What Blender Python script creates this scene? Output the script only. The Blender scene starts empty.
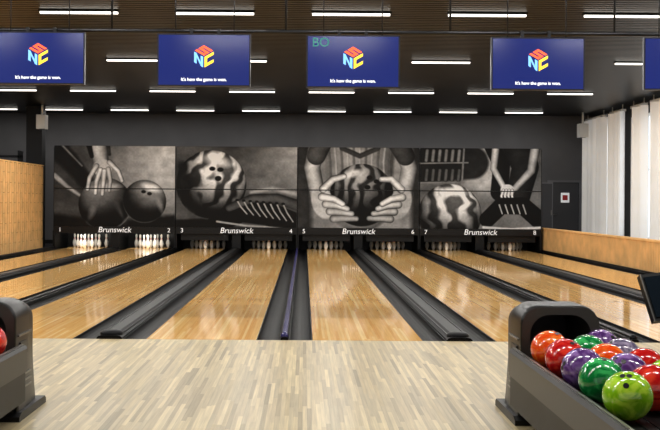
import bpy, math, random
import numpy as np
from mathutils import Vector, Matrix
random.seed(4); rng=np.random.RandomState(7)
scn=bpy.context.scene
try:
    scn.view_settings.view_transform='Standard'
    scn.view_settings.look='None'
except Exception: pass

# ------------------------------------------------------------------ materials
def lin(c):
    return tuple(((x/255.0)/12.92 if x/255.0<=0.04045 else (((x/255.0)+0.055)/1.055)**2.4) for x in c)+(1.0,)
def mat(name,rgb,rough=0.5,metal=0.0,spec=0.5,emit=None,es=1.0,noise=0.0,nscale=8.0,coat=0.0,bump=0.0):
    m=bpy.data.materials.new(name); m.use_nodes=True
    nt=m.node_tree; b=nt.nodes['Principled BSDF']
    b.inputs['Base Color'].default_value=lin(rgb)
    b.inputs['Roughness'].default_value=rough
    b.inputs['Metallic'].default_value=metal
    b.inputs['Specular IOR Level'].default_value=spec
    b.inputs['Coat Weight'].default_value=coat
    if emit:
        b.inputs['Emission Color'].default_value=lin(emit)
        b.inputs['Emission Strength'].default_value=es
    if noise>0 or bump>0:
        tc=nt.nodes.new('ShaderNodeTexCoord')
        n=nt.nodes.new('ShaderNodeTexNoise'); n.inputs['Scale'].default_value=nscale; n.inputs['Detail'].default_value=4
        nt.links.new(tc.outputs['Object'],n.inputs['Vector'])
        if noise>0:
            r=nt.nodes.new('ShaderNodeValToRGB')
            c=lin(rgb)
            r.color_ramp.elements[0].position=.3; r.color_ramp.elements[1].position=.7
            r.color_ramp.elements[0].color=tuple(x*(1-noise) for x in c[:3])+(1,)
            r.color_ramp.elements[1].color=tuple(min(1,x*(1+noise)) for x in c[:3])+(1,)
            nt.links.new(n.outputs['Fac'],r.inputs['Fac'])
            nt.links.new(r.outputs['Color'],b.inputs['Base Color'])
        if bump>0:
            bp=nt.nodes.new('ShaderNodeBump'); bp.inputs['Strength'].default_value=bump
            nt.links.new(n.outputs['Fac'],bp.inputs['Height']); nt.links.new(bp.outputs['Normal'],b.inputs['Normal'])
    return m

def boards(name,cols,w,L,rough,spec,streak=0.25,seam=0.75):
    """narrow boards running along world Y, random tone per board"""
    m=bpy.data.materials.new(name); m.use_nodes=True
    nt=m.node_tree; N=nt.nodes; K=nt.links; b=N['Principled BSDF']
    geo=N.new('ShaderNodeNewGeometry'); sp=N.new('ShaderNodeSeparateXYZ'); K.new(geo.outputs['Position'],sp.inputs[0])
    def M(op,a,bv=None):
        n=N.new('ShaderNodeMath'); n.operation=op
        for i,v in enumerate((a,bv)):
            if v is None: continue
            if isinstance(v,(int,float)): n.inputs[i].default_value=v
            else: K.new(v,n.inputs[i])
        return n.outputs[0]
    xs=M('DIVIDE',sp.outputs['X'],w); xi=M('FLOOR',xs); xf=M('FRACT',xs)
    wn=N.new('ShaderNodeTexWhiteNoise'); wn.noise_dimensions='1D'; K.new(xi,wn.inputs['W'])
    ys=M('ADD',M('DIVIDE',sp.outputs['Y'],L),M('MULTIPLY',wn.outputs['Value'],9.0))
    yi=M('FLOOR',ys)
    cb=N.new('ShaderNodeCombineXYZ'); K.new(xi,cb.inputs[0]); K.new(yi,cb.inputs[1])
    w2=N.new('ShaderNodeTexWhiteNoise'); w2.noise_dimensions='2D'; K.new(cb.outputs[0],w2.inputs['Vector'])
    r=N.new('ShaderNodeValToRGB'); cr=r.color_ramp
    while len(cr.elements)<len(cols): cr.elements.new(0.5)
    for i,c in enumerate(cols):
        cr.elements[i].position=i/(len(cols)-1); cr.elements[i].color=lin(c)
    K.new(w2.outputs['Value'],r.inputs['Fac'])
    mp=N.new('ShaderNodeMapping'); mp.inputs['Scale'].default_value=(60,2.2,1); K.new(geo.outputs['Position'],mp.inputs[0])
    nz=N.new('ShaderNodeTexNoise'); nz.inputs['Scale'].default_value=1; nz.inputs['Detail'].default_value=5; K.new(mp.outputs[0],nz.inputs['Vector'])
    g=M('ADD',M('MULTIPLY',nz.outputs['Fac'],streak*2),1-streak)
    sm=M('ADD',M('MULTIPLY',M('GREATER_THAN',xf,0.07),1-seam),seam)
    gg=M('MULTIPLY',g,sm)
    mx=N.new('ShaderNodeVectorMath'); mx.operation='SCALE'; K.new(r.outputs['Color'],mx.inputs[0]); K.new(gg,mx.inputs['Scale'])
    K.new(mx.outputs[0],b.inputs['Base Color'])
    b.inputs['Roughness'].default_value=rough; b.inputs['Specular IOR Level'].default_value=spec
    return m

MAT={}
MAT['lane']=boards('lane_wood',[(226,168,96),(240,192,120),(232,178,106),(250,214,148)],0.0273,2.6,0.07,0.5,0.24,0.84)
MAT['approach']=boards('approach_wood',[(142,128,98),(190,172,134),(166,152,120),(208,190,150),(176,158,118)],0.0285,0.75,0.3,0.3,0.4,0.8)
MAT['black']=mat('black_plastic',(11,11,12),0.4,spec=.3)
MAT['gutter']=mat('gutter_black',(7,7,8),0.4,spec=.08)
MAT['cap']=mat('divider_cap',(9,9,11),0.35,spec=.12)
MAT['bluesheen']=mat('blue_sheen_cap',(44,40,96),0.25,spec=.5)  # blue base colour stands in for a bluish reflection on the centre rail
MAT['steel']=mat('dark_steel',(46,46,48),0.35,0.8)
MAT['ceil']=mat('ceiling_slat',(17,16,16),0.36,noise=.2,nscale=3,spec=.35)
MAT['ceilback']=mat('ceiling_void',(6,6,6),0.9)
MAT['wall']=mat('dark_wall_paint',(94,93,95),0.75,noise=.1,nscale=1.2)
MAT['walldark']=mat('side_wall_paint',(34,34,36),0.8)
MAT['oak']=mat('oak_panel',(240,190,124),0.5,noise=.15,nscale=3)
MAT['oak2']=mat('oak_panel_groove',(150,104,58),0.6,noise=.2,nscale=5)
MAT['white']=mat('white_paint',(225,225,222),0.5)
MAT['lamp']=mat('lamp_diffuser',(255,255,255),0.5,emit=(255,250,240),es=3)
MAT['door']=mat('door_paint',(58,58,62),0.5)
MAT['frame']=mat('door_frame_paint',(104,104,108),0.5)
MAT['red']=mat('red_stripe',(190,30,34),0.4)
MAT['pin']=mat('pin_white',(238,236,230),0.3)
MAT['carpet']=mat('carpet',(48,47,50),0.95,noise=.2,nscale=40)
MAT['hood']=mat('ball_return_shell',(19,18,17),0.33,spec=.35,noise=.08,nscale=6)
MAT['hood2']=mat('ball_return_side',(40,38,34),0.4,noise=.1,nscale=6)
MAT['tray']=mat('ball_tray_rubber',(10,10,11),0.45,spec=.3)
MAT['silver']=mat('brushed_trim',(120,118,114),0.3,0.8)
MAT['screen']=mat('screen_blue',(10,14,40),0.15,emit=(18,34,108),es=1.0)
MAT['bezel']=mat('bezel',(10,12,30),0.3)
for k,c in dict(l_or=(240,84,40),l_bl=(110,170,235),l_gr=(240,200,50),l_wh=(235,238,245),l_green=(30,100,90)).items():
    MAT[k]=mat(k,c,0.5,emit=c,es=.9)
MAT['textw']=mat('sign_white',(235,235,235),0.5,emit=(225,225,225),es=.45)
MAT['curtain']=mat('curtain_fabric',(244,241,236),0.9,spec=.1,noise=.05,nscale=3,emit=(226,224,220),es=.18)  # faint emission added to make the fabric brighter, like daylit cloth
MAT['glass']=mat('window_daylight',(200,215,230),0.2,emit=(236,242,250),es=1.1)
MAT['tabscreen']=mat('tablet_glass',(18,26,34),0.12)
MAT['dot']=mat('lane_marking',(150,96,50),0.3)

def ballmat(name,c1,c2):
    m=bpy.data.materials.new(name); m.use_nodes=True
    nt=m.node_tree; N=nt.nodes; K=nt.links; b=N['Principled BSDF']
    tc=N.new('ShaderNodeTexCoord')
    n=N.new('ShaderNodeTexNoise'); n.inputs['Scale'].default_value=9; n.inputs['Detail'].default_value=3; n.inputs['Distortion'].default_value=2.5
    K.new(tc.outputs['Object'],n.inputs['Vector'])
    r=N.new('ShaderNodeValToRGB'); r.color_ramp.elements[0].position=.42; r.color_ramp.elements[1].position=.6
    r.color_ramp.elements[0].color=lin(c1); r.color_ramp.elements[1].color=lin(c2)
    K.new(n.outputs['Fac'],r.inputs['Fac'])
    K.new(r.outputs['Color'],b.inputs['Base Color'])
    b.inputs['Roughness'].default_value=.13; b.inputs['Coat Weight'].default_value=.6
    return m
BM={'orange':ballmat('ball_orange',(236,74,18),(250,120,40)),'red':ballmat('ball_red',(190,22,24),(232,60,40)),
 'purple':ballmat('ball_purple',(84,48,112),(140,104,168)),'grey':ballmat('ball_mauve',(92,84,112),(160,150,176)),
 'green':ballmat('ball_green',(14,120,56),(60,180,96)),'lime':ballmat('ball_lime',(130,190,20),(186,226,60))}

# ------------------------------------------------------------------ mesh builder
class B:
    def __init__(s): s.v=[]; s.f=[]; s.m=[]; s.sm=[]; s.names=[]
    def mi(s,k):
        if k not in s.names: s.names.append(k)
        return s.names.index(k)
    def add(s,vs,fs,k,smooth=False):
        o=len(s.v); s.v+= [tuple(p) for p in vs]; i=s.mi(k)
        for f in fs: s.f.append(tuple(a+o for a in f)); s.m.append(i); s.sm.append(smooth)
    def box(s,x0,x1,y0,y1,z0,z1,k,rot=None,piv=None):
        vs=[Vector((x,y,z)) for z in (z0,z1) for y in (y0,y1) for x in (x0,x1)]
        if rot is not None:
            p=Vector(piv) if piv else Vector(((x0+x1)/2,(y0+y1)/2,(z0+z1)/2))
            vs=[rot@(v-p)+p for v in vs]
        s.add(vs,[(0,2,3,1),(4,5,7,6),(0,1,5,4),(2,6,7,3),(0,4,6,2),(1,3,7,5)],k)
    def prism(s,prof,axis,a0,a1,k,smooth=False,caps=True):
        n=len(prof)
        def P(p,a):
            return {'y':(p[0],a,p[1]),'x':(a,p[0],p[1]),'z':(p[0],p[1],a)}[axis]
        vs=[P(p,a0) for p in prof]+[P(p,a1) for p in prof]
        fs=[(i,(i+1)%n,(i+1)%n+n,i+n) for i in range(n)]
        s.add(vs,fs,k,smooth)
        if caps:
            s.add([P(p,a0) for p in prof],[tuple(range(n))],k); s.add([P(p,a1) for p in prof],[tuple(reversed(range(n)))],k)
    def strip(s,prof,axis,a0,a1,k,smooth=True):
        n=len(prof)
        def P(p,a): return {'y':(p[0],a,p[1]),'x':(a,p[0],p[1]),'z':(p[0],p[1],a)}[axis]
        s.add([P(p,a0) for p in prof]+[P(p,a1) for p in prof],[(i,i+1,i+1+n,i+n) for i in range(n-1)],k,smooth)
    def lathe(s,prof,c,k,seg=14,smooth=True):
        vs=[];fs=[]
        for (z,r) in prof:
            for j in range(seg):
                a=2*math.pi*j/seg; vs.append((c[0]+r*math.cos(a),c[1]+r*math.sin(a),c[2]+z))
        n=len(prof)
        for i in range(n-1):
            for j in range(seg):
                fs.append((i*seg+j,i*seg+(j+1)%seg,(i+1)*seg+(j+1)%seg,(i+1)*seg+j))
        fs.append(tuple(reversed(range(seg)))); fs.append(tuple((n-1)*seg+j for j in range(seg)))
        s.add(vs,fs,k,smooth)
    def tube(s,p0,p1,r,k,seg=10):
        p0=Vector(p0);p1=Vector(p1); d=(p1-p0).normalized()
        u=d.orthogonal().normalized(); w=d.cross(u)
        vs=[];
        for p in (p0,p1):
            for j in range(seg):
                a=2*math.pi*j/seg; vs.append(p+u*r*math.cos(a)+w*r*math.sin(a))
        fs=[(j,(j+1)%seg,(j+1)%seg+seg,j+seg) for j in range(seg)]
        s.add(vs,fs,k,True); s.add(vs[:seg],[tuple(reversed(range(seg)))],k); s.add(vs[seg:],[tuple(range(seg))],k)
    def obj(s,name,bevel=0,parent=None,fixn=True):
        V=np.array(s.v); mn=V.min(0); mx=V.max(0)
        o=Vector(((mn[0]+mx[0])/2,(mn[1]+mx[1])/2,mn[2]))
        me=bpy.data.meshes.new(name)
        me.from_pydata([tuple(Vector(p)-o) for p in s.v],[],s.f)
        for k in s.names: me.materials.append(MAT[k] if k in MAT else BM[k])
        me.polygons.foreach_set('material_index',s.m); me.polygons.foreach_set('use_smooth',s.sm)
        if fixn:
            import bmesh
            bm=bmesh.new(); bm.from_mesh(me); bmesh.ops.remove_doubles(bm,verts=bm.verts,dist=1e-5)
            bmesh.ops.recalc_face_normals(bm,faces=bm.faces); bm.to_mesh(me); bm.free()
        me.update()
        ob=bpy.data.objects.new(name,me); ob.location=o; scn.collection.objects.link(ob)
        if bevel:
            md=ob.modifiers.new('bevel','BEVEL'); md.width=bevel; md.segments=2; md.limit_method='ANGLE'
        if parent: setpar(ob,parent)
        return ob
def setpar(c,p):
    c.parent=p
    c.matrix_parent_inverse=Matrix.Translation(p.location).inverted()
def text(body,size,loc,m,parent,name='lettering',rot=(math.pi/2,0,0),shear=0,off=0):
    cu=bpy.data.curves.new(name,'FONT'); cu.body=body; cu.size=size; cu.align_x='CENTER'; cu.align_y='CENTER'; cu.shear=shear; cu.offset=off
    cu.extrude=0.001; cu.materials.append(MAT[m])
    o=bpy.data.objects.new(name,cu); o.location=loc; o.rotation_euler=rot; scn.collection.objects.link(o)
    if parent: setpar(o,parent)
    return o

# ------------------------------------------------------------------ layout constants (metres)
FOUL=9.7; MASK=27.9; BACK=31.0; CEIL=4.04
XL=-10.0; XR=8.87
BND=[-6.98,-3.58,-0.18,3.22,6.62]
WN=.274; WW=.36; LW=1.066
lanes=[]
for i in range(4):
    a,b=BND[i],BND[i+1]
    lanes.append(a+WN+LW/2); lanes.append(b-WN-LW/2)

# floor -------------------------------------------------------------
b=B(); b.box(XL,XR,-3,FOUL,-.2,0,'approach'); b.box(XL,XR,FOUL,BACK,-.3,-.2,'carpet')
b.box(XL,-7.0,FOUL,BACK,-.2,0,'carpet'); b.box(6.64,XR,FOUL,BACK,-.2,0,'carpet')
b.obj('floor')
for lx in lanes:
    b=B(); b.box(lx-LW/2,lx+LW/2,FOUL+.004,29.2,-.2,0,'lane')
    for k in range(7):
        ax=lx+(k-3)*.136; ay=FOUL+4.9-abs(k-3)*.28-.3
        b.add([(ax-.014,ay,.0012),(ax+.014,ay,.0012),(ax,ay+.15,.0012)],[(0,1,2)],'dot')
    for k in (-.44,-.36,-.28,-.2,.2,.28,.36,.44):
        ax=lx+k; ay=FOUL+2.1
        b.add([(ax+.010*math.cos(t),ay+.010*math.sin(t),.0012) for t in [i*math.pi/4 for i in range(8)]],[tuple(range(8))],'dot')
    b.obj('bowling_lane',fixn=False)
def gutter(x0,x1):
    b=B(); n=10; c=(x0+x1)/2; r=(x1-x0)/2-.012
    prof=[(x0+.002,0.0),(x0+.012,0.0)]+[(c-r*math.cos(math.pi*i/n),-.085*math.sin(math.pi*i/n)) for i in range(n+1)]+[(x1-.012,0.0),(x1-.002,0.0)]
    prof2=prof+[(x1-.002,-.2),(x0+.002,-.2)]
    b.prism(prof2,'y',FOUL+.004,29.2,'gutter',caps=True)
    b.obj('lane_gutter')
for lx in lanes:
    gutter(lx-LW/2-.235,lx-LW/2); gutter(lx+LW/2,lx+LW/2+.235)
def capprof(x,hw,h):
    return [(x-hw,-.2),(x-hw,h*.35),(x-hw*.86,h*.8),(x-hw*.6,h),(x+hw*.6,h),(x+hw*.86,h*.8),(x+hw,h*.35),(x+hw,-.2)]
for i,bx in enumerate(BND):
    b=B(); hw=WN-.235-.002
    k='bluesheen' if i==2 else 'cap'
    b.prism(capprof(bx,hw,.03),'y',FOUL+.004,MASK,'cap')
    b.prism([(bx-.024,.028),(bx-.024,.05),(bx-.010,.058),(bx+.010,.058),(bx+.024,.05),(bx+.024,.028)],'y',FOUL+.1,MASK,k)
    b.lathe([(0.0,hw),(.045,hw),(.062,hw*.75),(.07,hw*.3)],(bx,FOUL+.06,.0),k,16)
    b.obj('lane_divider')
for i in range(4):
    x=(BND[i]+BND[i+1])/2; b=B(); hw=WW-.235-.002
    b.prism(capprof(x,hw,.035),'y',FOUL+.004,MASK,'cap')
    b.prism([(x-.075,.034),(x-.06,.055),(x+.06,.055),(x+.075,.034)],'y',FOUL+.15,MASK,'black')
    for s in (-1,1): b.prism([(x+s*.095-.006,.034),(x+s*.095-.006,.044),(x+s*.095+.006,.044),(x+s*.095+.006,.034)],'y',FOUL+.1,MASK,'steel')
    b.lathe([(0.0,hw*.9),(.05,hw*.9),(.07,hw*.7),(.078,hw*.3)],(x,FOUL+.13,.0),'cap',20)
    b.obj('ball_track_divider')

# pinsetter cabinet & kickbacks --------------------------------------
b=B(); b.box(BND[0]-.02,BND[4]+.02,MASK+.07,29.7,.5,2.84,'black')
b.box(BND[0]-.02,BND[4]+.02,29.45,29.7,-.2,.5,'black')
for bx in BND: b.box(bx-.036,bx+.036,MASK+.07,29.45,-.2,.5,'black')
for i in range(4):
    x=(BND[i]+BND[i+1])/2; b.box(x-.12,x+.12,MASK+.07,29.45,-.2,.5,'black')
for li,lx in enumerate(lanes):
    if li>1:
        b.box(lx-.66,lx+.66,MASK+.09,MASK+.12,.25,.5,'black')  # black bars added to cover and dim the pins of the unlit lanes
b.obj('pinsetter_cabinet')
PP=[(0,.026),(.02,.034),(.06,.052),(.115,.0605),(.17,.05),(.21,.034),(.25,.0235),(.27,.0238),(.30,.029),(.34,.0325),(.365,.026),(.378,.014),(.381,.003)]
for li,lx in enumerate(lanes):
    b=B()
    for r in range(4):
        for c in range(r+1):
            px=lx+(c-r/2)*.305; py=28.2+r*.264
            b.lathe(PP,(px,py,0.001),'pin',14)
            b.lathe([(.225,.0302),(.236,.0272)],(px,py,0.001),'red',14)
            b.lathe([(.256,.0246),(.268,.0249)],(px,py,0.001),'red',14)
    b.obj('bowling_pin_rack')
    if li<2:
        L=bpy.data.lights.new('pin_light','AREA'); L.shape='RECTANGLE'; L.size=1.0; L.size_y=.08
        L.energy=8; L.color=(1,.96,.88)
        o=bpy.data.objects.new('pin_deck_light',L); o.location=(lx,MASK+.12,.47); o.rotation_euler=(math.radians(42),0,0); scn.collection.objects.link(o)

# ------------------------------------------------------------------ murals (painted print on boards)
SS=3; Wp=488; Hp=83
X,Y=np.meshgrid((np.arange(Wp*SS+1))/SS+52.0,(np.arange(Hp*SS+1))/SS+145.0)
def vnoise(sx,sy,seed):
    r=np.random.RandomState(seed); gx=int(500/sx)+3; gy=int(100/sy)+3; g=r.rand(gy,gx)
    fx=(X-52)/sx; fy=(Y-145)/sy; ix=fx.astype(int); iy=fy.astype(int); tx=fx-ix; ty=fy-iy
    tx=tx*tx*(3-2*tx); ty=ty*ty*(3-2*ty)
    return (g[iy,ix]*(1-tx)+g[iy,ix+1]*tx)*(1-ty)+(g[iy+1,ix]*(1-tx)+g[iy+1,ix+1]*tx)*ty
I=np.full(X.shape,.3)
def blend(mask,val):
    global I
    mask=np.clip(mask,0,1); I=I*(1-mask)+val*mask
def soft(d,s): return np.clip(.5-d/s,0,1)
def ell(cx,cy,rx,ry,val,ang=0,s=1.0,clip=None,al=1):
    a=math.radians(ang); dx=X-cx; dy=Y-cy; u=(dx*math.cos(a)+dy*math.sin(a))/rx; v=(-dx*math.sin(a)+dy*math.cos(a))/ry
    m=soft((np.sqrt(u*u+v*v)-1)*min(rx,ry),s)*al
    if clip is not None: m=m*clip
    blend(m,val)
def ball(cx,cy,r,lo,hi,lx=-.4,ly=-.5,swirl=0,seed=1,clip=None,rim=0,fr=5.,ang=0):
    dx=(X-cx)/r; dy=(Y-cy)/r; d=np.sqrt(dx*dx+dy*dy); z=np.sqrt(np.clip(1-d*d,0,1))
    sh=np.clip(dx*lx+dy*ly+z*.75,0,1)
    val=lo+(hi-lo)*sh**1.5
    if swirl:
        n=vnoise(12,8,seed); n2=vnoise(4,9,seed+5); a=math.radians(ang); u=dx*math.cos(a)+dy*math.sin(a)
        k=np.sin(fr*u*(1.6-.6*z)+5*n+1.5*dy+1.5*n2)
        val=val*(1-swirl+swirl*np.clip(.5+.8*k,0,1))
    if rim: val=val+rim*np.clip((d-.9)/.1,0,1)*np.clip(-(dx*lx+dy*ly)*2,0,1)
    m=soft((d-1)*r,1.0)
    if clip is not None: m=m*clip
    blend(m,val)
def limb(pts,w0,w1,val,edge=.45,s=1.0,clip=None,al=1,side=.12,cap=True):
    best=np.full(X.shape,1e9); sg=np.zeros_like(X); n=len(pts)-1; ww=np.ones_like(X)
    for i in range(n):
        (ax,ay),(bx,by)=pts[i],pts[i+1]; L=math.hypot(bx-ax,by-ay)+1e-9
        t=np.clip(((X-ax)*(bx-ax)+(Y-ay)*(by-ay))/L**2,0,1)
        d=np.hypot(X-ax-t*(bx-ax),Y-ay-t*(by-ay)); w=(w0+(w1-w0)*((i+t)/n))/2
        c=((bx-ax)*(Y-ay)-(by-ay)*(X-ax))/L
        q=d-w; upd=q<best; best=np.where(upd,q,best); sg=np.where(upd,c/w,sg); ww=np.where(upd,w,ww)
    r=np.clip(1+best/ww,0,1)
    v=val*(1-edge*r**2)+side*np.clip(sg,-1,1)*val
    m=soft(best,s)*al
    if clip is not None: m=m*clip
    blend(m,v)
def stroke(pts,w0,w1,val,s=1.0,clip=None,al=1): limb(pts,w0,w1,val,0,s,clip,al,0)
P1=(X<175)*1.; P2=((X>=175)&(X<296))*1.; P3=((X>=296)&(X<418))*1.; P4=(X>=418)*1.
N1=vnoise(30,22,3); N2=vnoise(7,5,5); N3=vnoise(1.5,1.5,8)
# panel 1
I=np.where(X<175,.20+.36*np.clip((X-80)/80,0,1)*(1-.7*np.clip((Y-178)/40,0,1))+.08*N1,I)
limb([(50,146),(66,160),(84,182)],22,14,.12,.3,5,P1); stroke([(52,176),(66,188),(84,200)],5,2,.5,2,P1)
stroke([(60,145),(80,166)],2,1,.45,2,P1)
stroke([(50,222),(110,230),(176,222)],14,14,.12,5,P1)
ball(104,205,27,.02,.42,-.25,-.65,0,clip=P1,rim=.35)
ell(106,188,13,3.5,.62,-4,3,P1,.7); ell(91,212,3,10,.4,20,4,P1,.7); ell(120,214,2.5,9,.35,-24,4,P1,.6)
ball(144,202,22,.02,.48,.25,-.6,0,clip=P1,rim=.3); ell(151,188,9,3.5,.8,18,3,P1,.8); ell(160,206,2.5,9,.45,-18,3,P1,.7)
ell(143,192,2.2,1.6,.03,0,1,P1); ell(149,194,2.2,1.6,.03,0,1,P1)
limb([(95,138),(98,152),(100,166)],19,15,.62,.6,1,P1); ell(101,168,9.5,9,.6,0,1.5,P1)
limb([(95,166),(88,178),(86,190)],5.5,4,.64,.6,1,P1); limb([(99,170),(95,182),(94,194)],5.5,4,.68,.6,1,P1)
limb([(103,171),(102,184),(101,195)],5.5,4,.66,.6,1,P1); limb([(107,169),(109,181),(108,191)],5,3.6,.62,.6,1,P1)
limb([(108,162),(117,171),(121,181)],5.5,4,.66,.6,1,P1)
limb([(86,140),(90,156)],6,4,.10,.2,1.5,P1); limb([(106,140),(108,154)],4,3,.2,.2,1.5,P1)
# panel 2
I=np.where((X>=175)&(X<296),.22+.30*np.clip((X-236)/60,0,1)*np.clip((206-Y)/50,0,1)+.10*N1,I)
ball(210,184,35,.10,.95,.25,-.55,.66,11,clip=P2,fr=8.,ang=15,rim=.1)
limb([(181,166),(184,184),(188,204)],10,5,.10,0,5,P2,.8)
ell(216,160,12,5,.92,14,5,P2,.7); ell(211,168,3,2.2,.05,0,1,P2); ell(219,169,3,2.2,.05,0,1,P2); ell(217,178,3.2,2.6,.05,0,1,P2)
limb([(176,226),(200,224),(226,228)],10,8,.06,0,3,P2)
limb([(214,226),(240,212),(268,214),(304,230)],18,26,.08,.3,1.5,P2)
limb([(228,208),(252,198),(276,198),(300,206)],8,11,.30,.5,1.5,P2)
for i in range(8):
    x0=236+i*6.6; limb([(x0,200+i*.5),(x0+4,207+i*.8),(x0+10,214+i*1.1)],2.0,1.6,.52,.4,.8,P2)
    ell(x0,200+i*.5,1.6,1.2,.04,0,.8,P2)
stroke([(216,222),(244,226),(300,230)],2.0,2.0,.5,1,P2)
stroke([(250,192),(272,188),(298,194)],3,4,.58,2.5,P2,.7)
# panel 3
I=np.where((X>=296)&(X<418),.38+.10*N1,I)
limb([(300,140),(302,230)],14,16,.15,.2,6,P3,.8); limb([(416,140),(416,230)],10,12,.12,.2,6,P3,.8)
limb([(358,136),(358,200)],72,64,.50,.4,3,P3)
for k in range(11): limb([(326+k*6.4,144),(328+k*6.0,160),(329+k*6,180)],2.4,2.0,.30+.28*(k%2),.2,1.6,P3,.75)
limb([(340,146),(358,154),(376,146)],5,5,.22,.2,1.5,P3)
limb([(316,140),(310,166),(316,196)],17,15,.66,.6,1,P3); limb([(400,140),(408,166),(403,194)],17,16,.62,.6,1,P3)
limb([(320,140),(314,154)],20,19,.30,.4,1,P3); limb([(396,140),(404,154)],20,19,.26,.4,1,P3)
ball(360,194,32,.03,.56,-.15,-.65,.6,21,clip=P3,fr=12,ang=5,rim=.12)
ell(352,172,10,3.5,.8,-14,3,P3,.7); ell(368,176,2.6,2,.02,0,1,P3); ell(375,180,2.6,2,.02,0,1,P3); ell(366,186,2.8,2.2,.02,0,1,P3)
ell(321,202,11,17,.58,-18,1.5,P3); ell(399,202,11,17,.54,18,1.5,P3)
limb([(321,188),(331,178),(342,175)],8,6,.76,.65,1,P3); limb([(400,188),(390,178),(380,178)],8,6,.72,.65,1,P3)
for k in (3,2,1,0):
    limb([(320+k*4.0,196+k*7.4),(332+k*3.4,198+k*6.6),(341+k*4.6,203+k*5.0)],8.2,6,.76-.06*k,.65,1,P3)
    limb([(401-k*4.0,196+k*7.4),(390-k*3.4,198+k*6.6),(381-k*4.4,203+k*5.0)],8.2,6,.72-.06*k,.65,1,P3)
# panel 4
I=np.where(X>=418,.30+.12*N1,I)
ell(484,166,22,26,.64,0,16,P4,.85)
stroke([(418,162),(470,160)],38,34,.10,3,P4,.85)
for k in range(6): limb([(425+k*6.5,148),(424+k*6.5,158)],4,4,.45,.6,.8,P4); 
for k in range(6): limb([(425+k*6.5,168),(424+k*6.5,178)],4,4,.32,.6,.8,P4)
stroke([(418,161),(466,160)],1.4,1.4,.45,1,P4); stroke([(418,181),(462,180)],1.4,1.4,.4,1,P4); stroke([(462,146),(460,182)],1.8,1.8,.42,1,P4)
ball(448,214,32,.12,.92,.15,-.6,.62,31,clip=P4,fr=9,ang=-20,rim=.1)
ell(452,190,12,4,.92,6,3,P4,.7)
limb([(488,138),(500,162),(498,190)],16,18,.12,.4,1,P4); limb([(514,138),(524,164),(516,198)],30,24,.18,.4,1,P4)
limb([(494,146),(492,166),(502,184)],8,6,.66,.6,1,P4); limb([(534,144),(530,168),(514,186)],10,7,.62,.6,1,P4)
ell(506,188,7,6,.68,0,1,P4)
for k in range(4): limb([(502+k*3,188),(500+k*3.6,194),(502+k*3.6,200)],3,2.2,.76,.6,.8,P4)
limb([(486,218),(500,204),(522,204),(538,218)],16,18,.06,.2,1,P4)
stroke([(482,226),(510,228),(540,226)],2.6,2.6,.66,1,P4)
for k in range(5): limb([(498+k*6,203),(501+k*6,212)],1.8,1.4,.6,.3,.8,P4)
I=I*(.95+.1*N3)*(.9+.2*N2)
I=np.clip((I-.42)*1.25+.41,0.015,1)
PMAT=bpy.data.materials.new('mural_print'); PMAT.use_nodes=True
nt=PMAT.node_tree; at=nt.nodes.new('ShaderNodeAttribute'); at.attribute_name='print'
nt.links.new(at.outputs['Color'],nt.nodes['Principled BSDF'].inputs['Base Color'])
nt.nodes['Principled BSDF'].inputs['Roughness'].default_value=.6
nt.nodes['Principled BSDF'].inputs['Specular IOR Level'].default_value=.2
ZT=2.87; ZB=.62
cols=[(52,175),(175,296),(296,418),(418,540)]
for pi in range(4):
    x0,x1=BND[pi]+.012,BND[pi+1]-.012
    b=B(); b.box(x0,x1,MASK,MASK+.05,1.685,ZT,'black'); b.box(x0,x1,MASK,MASK+.05,ZB,1.665,'black')
    b.box(x0,x1,MASK+.01,MASK+.06,.43,ZB-.01,'black')
    b.box(x0,x1,MASK+.05,MASK+.06,ZB-.01,ZT-.02,'black')
    for xx in (x0,x1-.025): b.box(xx,xx+.025,MASK+.02,MASK+.06,-.2,.43,'black')
    par=b.obj('printed_mural')
    c0,c1=cols[pi]; i0=int((c0-52)*SS); i1=int((c1-52)*SS)
    sub=I[:,i0:i1+1]; H,W=sub.shape
    for (za,zb,nm) in ((1.69,ZT-.005,'upper_print'),(ZB+.005,1.66,'lower_print')):
        ra=(ZT-zb)/(ZT-ZB)*(H-1); rb=(ZT-za)/(ZT-ZB)*(H-1)
        r0=int(round(ra)); r1=int(round(rb)); s2=sub[r0:r1+1]; h,w=s2.shape
        gx=np.linspace(x0+.004,x1-.004,w); gz=np.linspace(zb,za,h)
        GX,GZ=np.meshgrid(gx,gz); co=np.stack([GX,np.full_like(GX,MASK-.003),GZ],-1).reshape(-1,3)
        idx=np.arange(h*w).reshape(h,w)
        q=np.stack([idx[:-1,:-1],idx[1:,:-1],idx[1:,1:],idx[:-1,1:]],-1).reshape(-1,4)
        me=bpy.data.meshes.new(nm); me.from_pydata(co.tolist(),[],q.tolist())
        ca=me.color_attributes.new('print','FLOAT_COLOR','POINT')
        l=np.clip((s2.reshape(-1))**2.2*1.5,0,.92); colr=np.stack([l*.98,l*.985,l*.99,np.ones_like(l)],-1).astype(np.float32)
        ca.data.foreach_set('color',colr.reshape(-1)); me.materials.append(PMAT)
        ob=bpy.data.objects.new(nm,me); scn.collection.objects.link(ob); setpar(ob,par)
    cx=(x0+x1)/2
    text('Brunswick',.22,(cx,MASK+.004,.525),'textw',par,'sign_lettering',shear=.2)
    text(str(pi*2+1),.17,(x0+.17,MASK+.004,.52),'textw',par,'lane_number'); text(str(pi*2+2),.17,(x1-.17,MASK+.004,.52),'textw',par,'lane_number')

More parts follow.
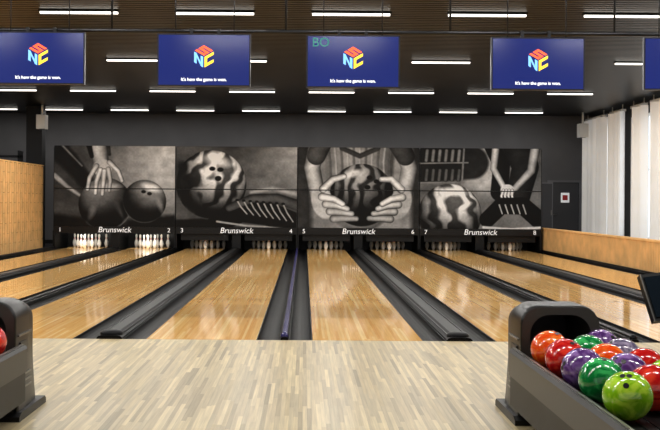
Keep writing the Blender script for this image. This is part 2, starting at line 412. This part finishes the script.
# ------------------------------------------------------------------ walls
b=B(); b.box(XL,XR,BACK,BACK+.2,-.3,4.3,'wall'); b.obj('wall_back')
b=B(); b.box(XL-.2,XL,-3,BACK+.2,-.3,4.3,'walldark'); b.obj('wall_left')
b=B(); b.box(XR,XR+.2,-3,BACK+.2,-.3,4.3,'walldark'); b.obj('wall_right')
b=B(); b.box(XL,XR,BACK-.02,BACK,0,.12,'black'); b.obj('baseboard_back')
b=B(); b.box(XL,XR,-3,BACK,4.14,4.3,'ceilback')
y=-2.95
while y<BACK-.1:
    b.box(XL,XR,y,y+.095,CEIL,CEIL+.1,'ceil'); y+=.14
b.obj('ceiling',fixn=False)
# lamps; rows over the approach are unseen, added as fill light
for ry in (4.5,9.4,14.2,19.0,24.3,29.4):
    for k in range(-5,5):
        x=.65+1.93*k
        if x<XL+.7 or x>XR-.6: continue
        b=B(); b.box(x-.57,x+.57,ry-.04,ry+.04,CEIL-.025,CEIL,'steel'); b.box(x-.55,x+.55,ry-.025,ry+.025,CEIL-.05,CEIL-.025,'lamp')
        lo=b.obj('ceiling_lamp')
        L=bpy.data.lights.new('tube','AREA'); L.shape='RECTANGLE'; L.size=1.1; L.size_y=.05; L.color=(1,.97,.92)
        L.energy={4.5:42,9.4:48,14.2:46,19.0:46,24.3:54,29.4:14}[ry]
        o=bpy.data.objects.new('tube_light',L); o.location=(x,ry,CEIL-.055); scn.collection.objects.link(o); setpar(o,lo)

b=B(); b.box(-7.95,-7.5,28.6,29.0,0,CEIL-.002,'walldark'); b.obj('column')
b=B(); px=-7.38
b.box(px-.12,px-.02,19,28.3,0,2.3,'oak2')
y=19.0; j=0
while y<28.2:
    j+=1
    for k in range(5):
        z0=max(0,(k-.5*(j%2))*.51); z1=min(2.3,(k+1-.5*(j%2))*.51-.012)
        if z1>z0: b.box(px-.03,px+.01,y,min(y+.15,28.3),z0,z1,'oak')
    y+=.19
b.box(px-.13,px+.02,19,28.3,2.3,2.33,'oak')
b.obj('wood_partition',fixn=False)
for (x,yy,z,s) in ((-7.42,28.3,3.55,1),(8.2,29.5,3.5,-1)):
    b=B(); b.box(x-.13,x+.13,yy-.15,yy+.15,z-.2,z+.2,'white'); b.box(x-.11,x+.11,yy-.16,yy-.15,z-.18,z+.18,'white')
    b.lathe([(0,.09),(.004,.09)],(x,yy-.02,z-.204),'black'); b.tube((x,yy,z+.2),(x,yy,CEIL-.002),.03,'white')
    b.obj('loudspeaker',bevel=.01)
b=B()
for k in range(6): b.box(-9.9,-8.4+.0*k,29.5,29.9,.1+k*.5,.16+k*.5,'steel')
for xx in (-9.9,-9.15,-8.45): b.box(xx,xx+.05,29.5,29.9,0,2.8,'steel')
b.obj('storage_shelf')

b=B(); fx=6.74
b.box(fx,fx+.06,8.5,28.4,0,.62,'oak2'); b.box(fx-.05,fx+.09,8.5,28.4,.62,.66,'oak')
y=8.5
while y<28.33:
    b.box(fx-.03,fx,y,y+.065,0.0,.62,'oak'); y+=.09
b.obj('wood_slat_fence',fixn=False)
b=B(); dx0,dx1=7.6,8.5; dy=BACK-.002
b.box(dx0-.07,dx0,dy-.05,dy,0,2.0,'frame'); b.box(dx1,dx1+.07,dy-.05,dy,0,2.0,'frame'); b.box(dx0-.07,dx1+.07,dy-.05,dy,2.0,2.07,'frame')
b.box(dx0,dx1,dy-.03,dy,0,2.0,'black'); b.box(dx0+.02,dx1-.02,dy-.05,dy-.03,.02,1.98,'door')
b.box(dx0+.34,dx0+.60,dy-.056,dy-.05,1.38,1.68,'textw'); b.box(dx0+.39,dx0+.55,dy-.059,dy-.056,1.45,1.61,'red')
b.tube((dx0+.07,dy-.1,1.0),(dx0+.2,dy-.1,1.0),.012,'silver'); b.tube((dx0+.07,dy-.04,1.0),(dx0+.07,dy-.1,1.0),.012,'silver')
b.obj('door_1')
b=B(); b.box(7.0,7.36,29.6,30.0,0,1.98,'frame'); b.box(7.03,7.33,29.585,29.6,.1,1.93,'door'); b.box(7.30,7.32,29.57,29.585,1.0,1.15,'silver'); b.obj('electrical_cabinet')
wi=0
for y0 in (12.5,16.5,20.5,24.5,28.0):
    wi+=1; y1=y0+(2.4 if y0<28 else 2.0); b=B(); X0=XR-.03
    b.box(X0,XR-.001,y0,y1,.5,3.6,'glass')
    for (a,c,d,e) in ((y0-.08,y0,.42,3.68),(y1,y1+.08,.42,3.68),(y0,y1,.42,.5),(y0,y1,3.6,3.68),((y0+y1)/2-.03,(y0+y1)/2+.03,.5,3.6),(y0,y1,2.2,2.26)):
        b.box(X0-.04,XR-.001,a,c,d,e,'white')
    b.obj('window_%d'%wi)
def curtain(y0,y1,x=8.58):
    b=B(); n=int((y1-y0)/.02); pr=[]
    for i in range(n+1):
        t=y0+(y1-y0)*i/n
        pr.append((x+.13*math.sin(t*2*math.pi/.5+math.sin(t*3)*1.0)+.03*math.sin(t*37),t))
    b.strip(pr,'z',.01,3.84,'curtain')
    b.box(x-.06,x+.06,y0,y1,3.84,3.9,'white')
    for yy in (y0+.1,y1-.1): b.tube((x,yy,3.9),(x,yy,CEIL-.002),.012,'white')
    b.obj('curtain',fixn=False)
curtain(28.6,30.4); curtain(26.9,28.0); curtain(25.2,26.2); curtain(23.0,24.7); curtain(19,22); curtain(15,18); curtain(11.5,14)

# ------------------------------------------------------------------ overhead monitors
MY=10.2
b=B(); b.tube((-6,MY+.16,3.1),(6.5,MY+.16,3.1),.022,'steel')
for xx in (-5.5,-3.9,-2.0,-.2,1.5,3.2,4.8,6.2): b.tube((xx,MY+.16,3.1),(xx,MY+.16,CEIL-.002),.012,'steel')
b.obj('monitor_support_rail')
for (mx,mz,gr) in ((-2.72,2.79,0),(-1.03,2.78,0),(.49,2.775,1),(2.375,2.765,0),(3.93,2.775,0)):
    w,h=.475,.268
    b=B(); b.box(mx-w,mx+w,MY,MY+.05,mz-h,mz+h,'bezel'); b.box(mx-w+.014,mx+w-.014,MY-.002,MY,mz-h+.014,mz+h-.014,'screen')
    b.box(mx-.2,mx+.2,MY+.05,MY+.1,mz-.15,mz+.15,'black')
    for s in (-1,1):
        b.box(mx+s*.14-.015,mx+s*.14+.015,MY+.1,MY+.13,mz-.12,3.12,'steel')
    for s in (-1,1): b.tube((mx+s*.3,MY+.07,mz+.1),(mx+s*.3,MY+.07,CEIL-.002),.006,'steel')
    par=b.obj('overhead_monitor')
    lb=B(); s=.115; O=Vector((mx-.0,mz+.035)); A=Vector((.866,.5))*s; Bv=Vector((-.866,.5))*s; C=Vector((0,-1))*s
    def face(e1,e2,quads,k):
        for q in quads:
            vs=[]
            for (u,v) in q:
                p=O+e1*(.07+.93*u)+e2*(.07+.93*v); vs.append((p.x,MY-.004,p.y))
            lb.add(vs,[tuple(range(len(vs)))],k)
    R=lambda u0,u1,v0,v1:[(u0,v0),(u1,v0),(u1,v1),(u0,v1)]
    face(A,Bv,[R(0,.24,0,1),R(.38,.62,0,1),R(.76,1,0,1),R(.2,.4,0,.26),R(.6,.8,.74,1)],'l_or')
    face(Bv,C,[R(0,.28,0,1),R(.72,1,0,1),[(.25,.65),(.25,1),(.75,.35),(.75,0)]],'l_bl')
    face(A,C,[R(0,.28,0,1),R(.28,1,0,.28),R(.28,1,.72,1)],'l_gr')
    lo=lb.obj('logo',parent=par,fixn=False)
    text("It's how the game is won.",.045,(mx,MY-.004,mz-.2),'l_wh',par,'caption',off=.0008)
    if gr: text('BO',.13,(mx-.33,MY-.004,mz+.19),'l_green',par,'score_reflection')

# ------------------------------------------------------------------ ball returns
def ball_return(cx,name='ball_return'):
    b=B()
    yf,yb=6.08,6.6
    def arch(hw,top,bot,r,n=7,flare=0):
        pts=[(cx-hw-flare,bot),(cx-hw-flare*.5,bot+.14),(cx-hw,bot+.34)] if flare else [(cx-hw,bot)]
        for i in range(n+1):
            a=math.pi-(math.pi/2)*i/n; pts.append((cx-hw+r+r*math.cos(a),top-r+r*math.sin(a)))
        for i in range(n+1):
            a=math.pi/2-(math.pi/2)*i/n; pts.append((cx+hw-r+r*math.cos(a),top-r+r*math.sin(a)))
        pts+= [(cx+hw,bot+.34),(cx+hw+flare*.5,bot+.14),(cx+hw+flare,bot)] if flare else [(cx+hw,bot)]
        return pts
    out=arch(.235,.71,.0,.11,flare=.025)
    inn=arch(.185,.665,.40,.12)
    inn=[inn[0]]*2+inn+[inn[-1]]*2
    n=len(out)
    rings=[(yf,1.0,0),(yf+.04,1.015,.0),(yf+.28,1.015,0),(yf+.45,.965,0),(yb,.88,0)]
    vs=[]
    for (yy,sc,_) in rings:
        for (x,z) in out: vs.append((cx+(x-cx)*sc,yy,z*(sc if z>.4 else 1)))
    fs=[]
    for r in range(len(rings)-1):
        for i in range(n-1): fs.append((r*n+i,r*n+i+1,(r+1)*n+i+1,(r+1)*n+i))
    b.add(vs,fs,'hood',True)
    b.add(vs[-n:],[tuple(range(n))],'hood')
    fv=[(x,yf,z) for x,z in out]+[(x,yf,z) for x,z in inn]
    b.add(fv,[(i,i+1,n+i+1,n+i) for i in range(n-1)],'hood2')
    iv=[(x,yf,z) for x,z in inn]+[(cx+(x-cx)*.8,yb-.08,z) for x,z in inn]
    b.add(iv,[(i,i+1,n+i+1,n+i) for i in range(n-1)],'tray',True); b.add(iv[n:],[tuple(range(n))],'tray')
    b.box(cx-.185,cx+.185,yf,yb-.1,.36,.40,'tray')
    b.box(cx-.235,cx+.235,yf-.01,yf+.02,.0,.40,'hood2')
    for s in (-1,1):
        xs=cx+s*.243
        b.box(xs-.008,xs+.008,yf+.06,yf+.34,.50,.51,'silver')
        for q in range(3): b.box(xs-.01,xs+.01,yf+.06,yf+.34,.17+q*.04,.18+q*.04,'silver')
        b.box(xs-.006,xs+.006,yf+.1,yf+.26,.38,.46,'hood2')
    b.prism([(yf-.05,0),(yf-.05,.03),(yf+.0,.05),(yb+.02,.05),(yb+.05,.03),(yb+.05,0)],'x',cx-.285,cx+.285,'black')
    y0=3.6; y1=yf
    for s in (-1,1):
        xr=cx+s*.285
        prof=[(xr-.03,.30),(xr-.03,.44),(xr-.018,.46),(xr+.018,.46),(xr+.03,.44),(xr+.03,.30)]
        b.prism(prof,'y',y0,y1,'hood')
        b.box(xr-.007,xr+.007,y0,y1,.46,.466,'silver')
        b.prism([(xr+s*.0-.02,.12),(xr-.02,.30),(xr+.02,.30),(xr+.02,.12)],'y',y0+.15,y1,'tray')
    b.box(cx-.26,cx+.26,y0,y1,.34,.392,'tray')
    for xx in (cx-.16,cx,cx+.16): 
        for s in (-1,1): b.box(xx+s*.05-.008,xx+s*.05+.008,y0,y1,.388,.396,'black')
    b.box(cx-.3,cx+.3,y0-.03,y0+.03,.28,.48,'hood')
    for yy in (3.9,5.3):
        b.prism([(yy-.16,0),(yy-.16,.03),(yy-.07,.12),(yy-.07,.34),(yy+.07,.34),(yy+.07,.12),(yy+.16,.03),(yy+.16,0)],'x',cx-.24,cx+.24,'hood')
    return b.obj(name)
def mkball(x,y,z,col):
    import bmesh
    me=bpy.data.meshes.new('bowling_ball'); bm=bmesh.new(); bmesh.ops.create_uvsphere(bm,u_segments=40,v_segments=24,radius=.108)
    for f in bm.faces: f.smooth=True
    bm.to_mesh(me); bm.free(); me.materials.append(BM[col])
    o=bpy.data.objects.new('bowling_ball',me); o.location=(x,y,z); scn.collection.objects.link(o)
    o.rotation_euler=(random.uniform(-.9,.9)+.5,random.uniform(-.8,.8),random.uniform(0,6))
    hb=B()
    for (a,c) in ((.16,.12),(.16,-.14),(-.36,0)):
        d=Vector((a,c,1)).normalized(); hb.tube(d*.100,d*.1088,.0125,'black',14)
    h=hb.obj('finger_holes')
    h.parent=o
    return o
CR=1.565; CLF=-1.99
ball_return(CR); ball_return(CLF)
zt=.396+.108+.001
A=[('orange',5.74),('red',5.40),('purple',5.06),('green',4.74),('lime',4.36)]
for c,y in A: mkball(CR-.15,y,zt,c)
for c,y in (('green',5.57),('orange',5.23),('purple',4.9),('red',4.55)): mkball(CR+.02,y,zt,c)
for c,y in (('purple',5.80),('grey',5.42),('red',5.06),('lime',4.72),('purple',4.38)): mkball(CR+.165,y+.01,zt,c)
for c,x,y in (('red',.14,5.88),('green',-.12,5.75),('orange',.10,5.60)): mkball(CLF+x,y,zt,c)

b=B(); tx,ty=2.14,5.55
b.lathe([(0,.2),(.02,.2),(.035,.15),(.04,.04)],(tx+.05,ty+.1,0),'black',24)
b.tube((tx+.05,ty+.1,.03),(tx+.05,ty+.1,.86),.03,'steel')
rot=Matrix.Rotation(math.radians(-28),3,'X')@Matrix.Rotation(math.radians(-8),3,'Y')
b.box(tx-.24,tx+.24,ty+.02,ty+.06,.72,1.0,'black',rot,(tx,ty,.86))
b.box(tx-.22,tx+.22,ty+.012,ty+.02,.74,.98,'tabscreen',rot,(tx,ty,.86))
b.box(tx-.24,tx-.234,ty+.01,ty+.02,.72,1.0,'silver',rot,(tx,ty,.86))
b.obj('scoring_terminal')

w=bpy.data.worlds.new('World'); scn.world=w; w.use_nodes=True
bg=w.node_tree.nodes['Background']; bg.inputs[0].default_value=(1,.98,.95,1); bg.inputs[1].default_value=.5
cam=bpy.data.cameras.new('cam'); co=bpy.data.objects.new('camera',cam); scn.collection.objects.link(co)
cam.sensor_width=36; cam.lens=1001/660*36; cam.shift_x=26/660; cam.shift_y=-13/660; cam.clip_end=200
co.matrix_world=Matrix.Translation((0,0,1.34))@Matrix.Rotation(math.radians(90),4,'X')@Matrix.Rotation(math.radians(.4),4,'Z')
scn.camera=co
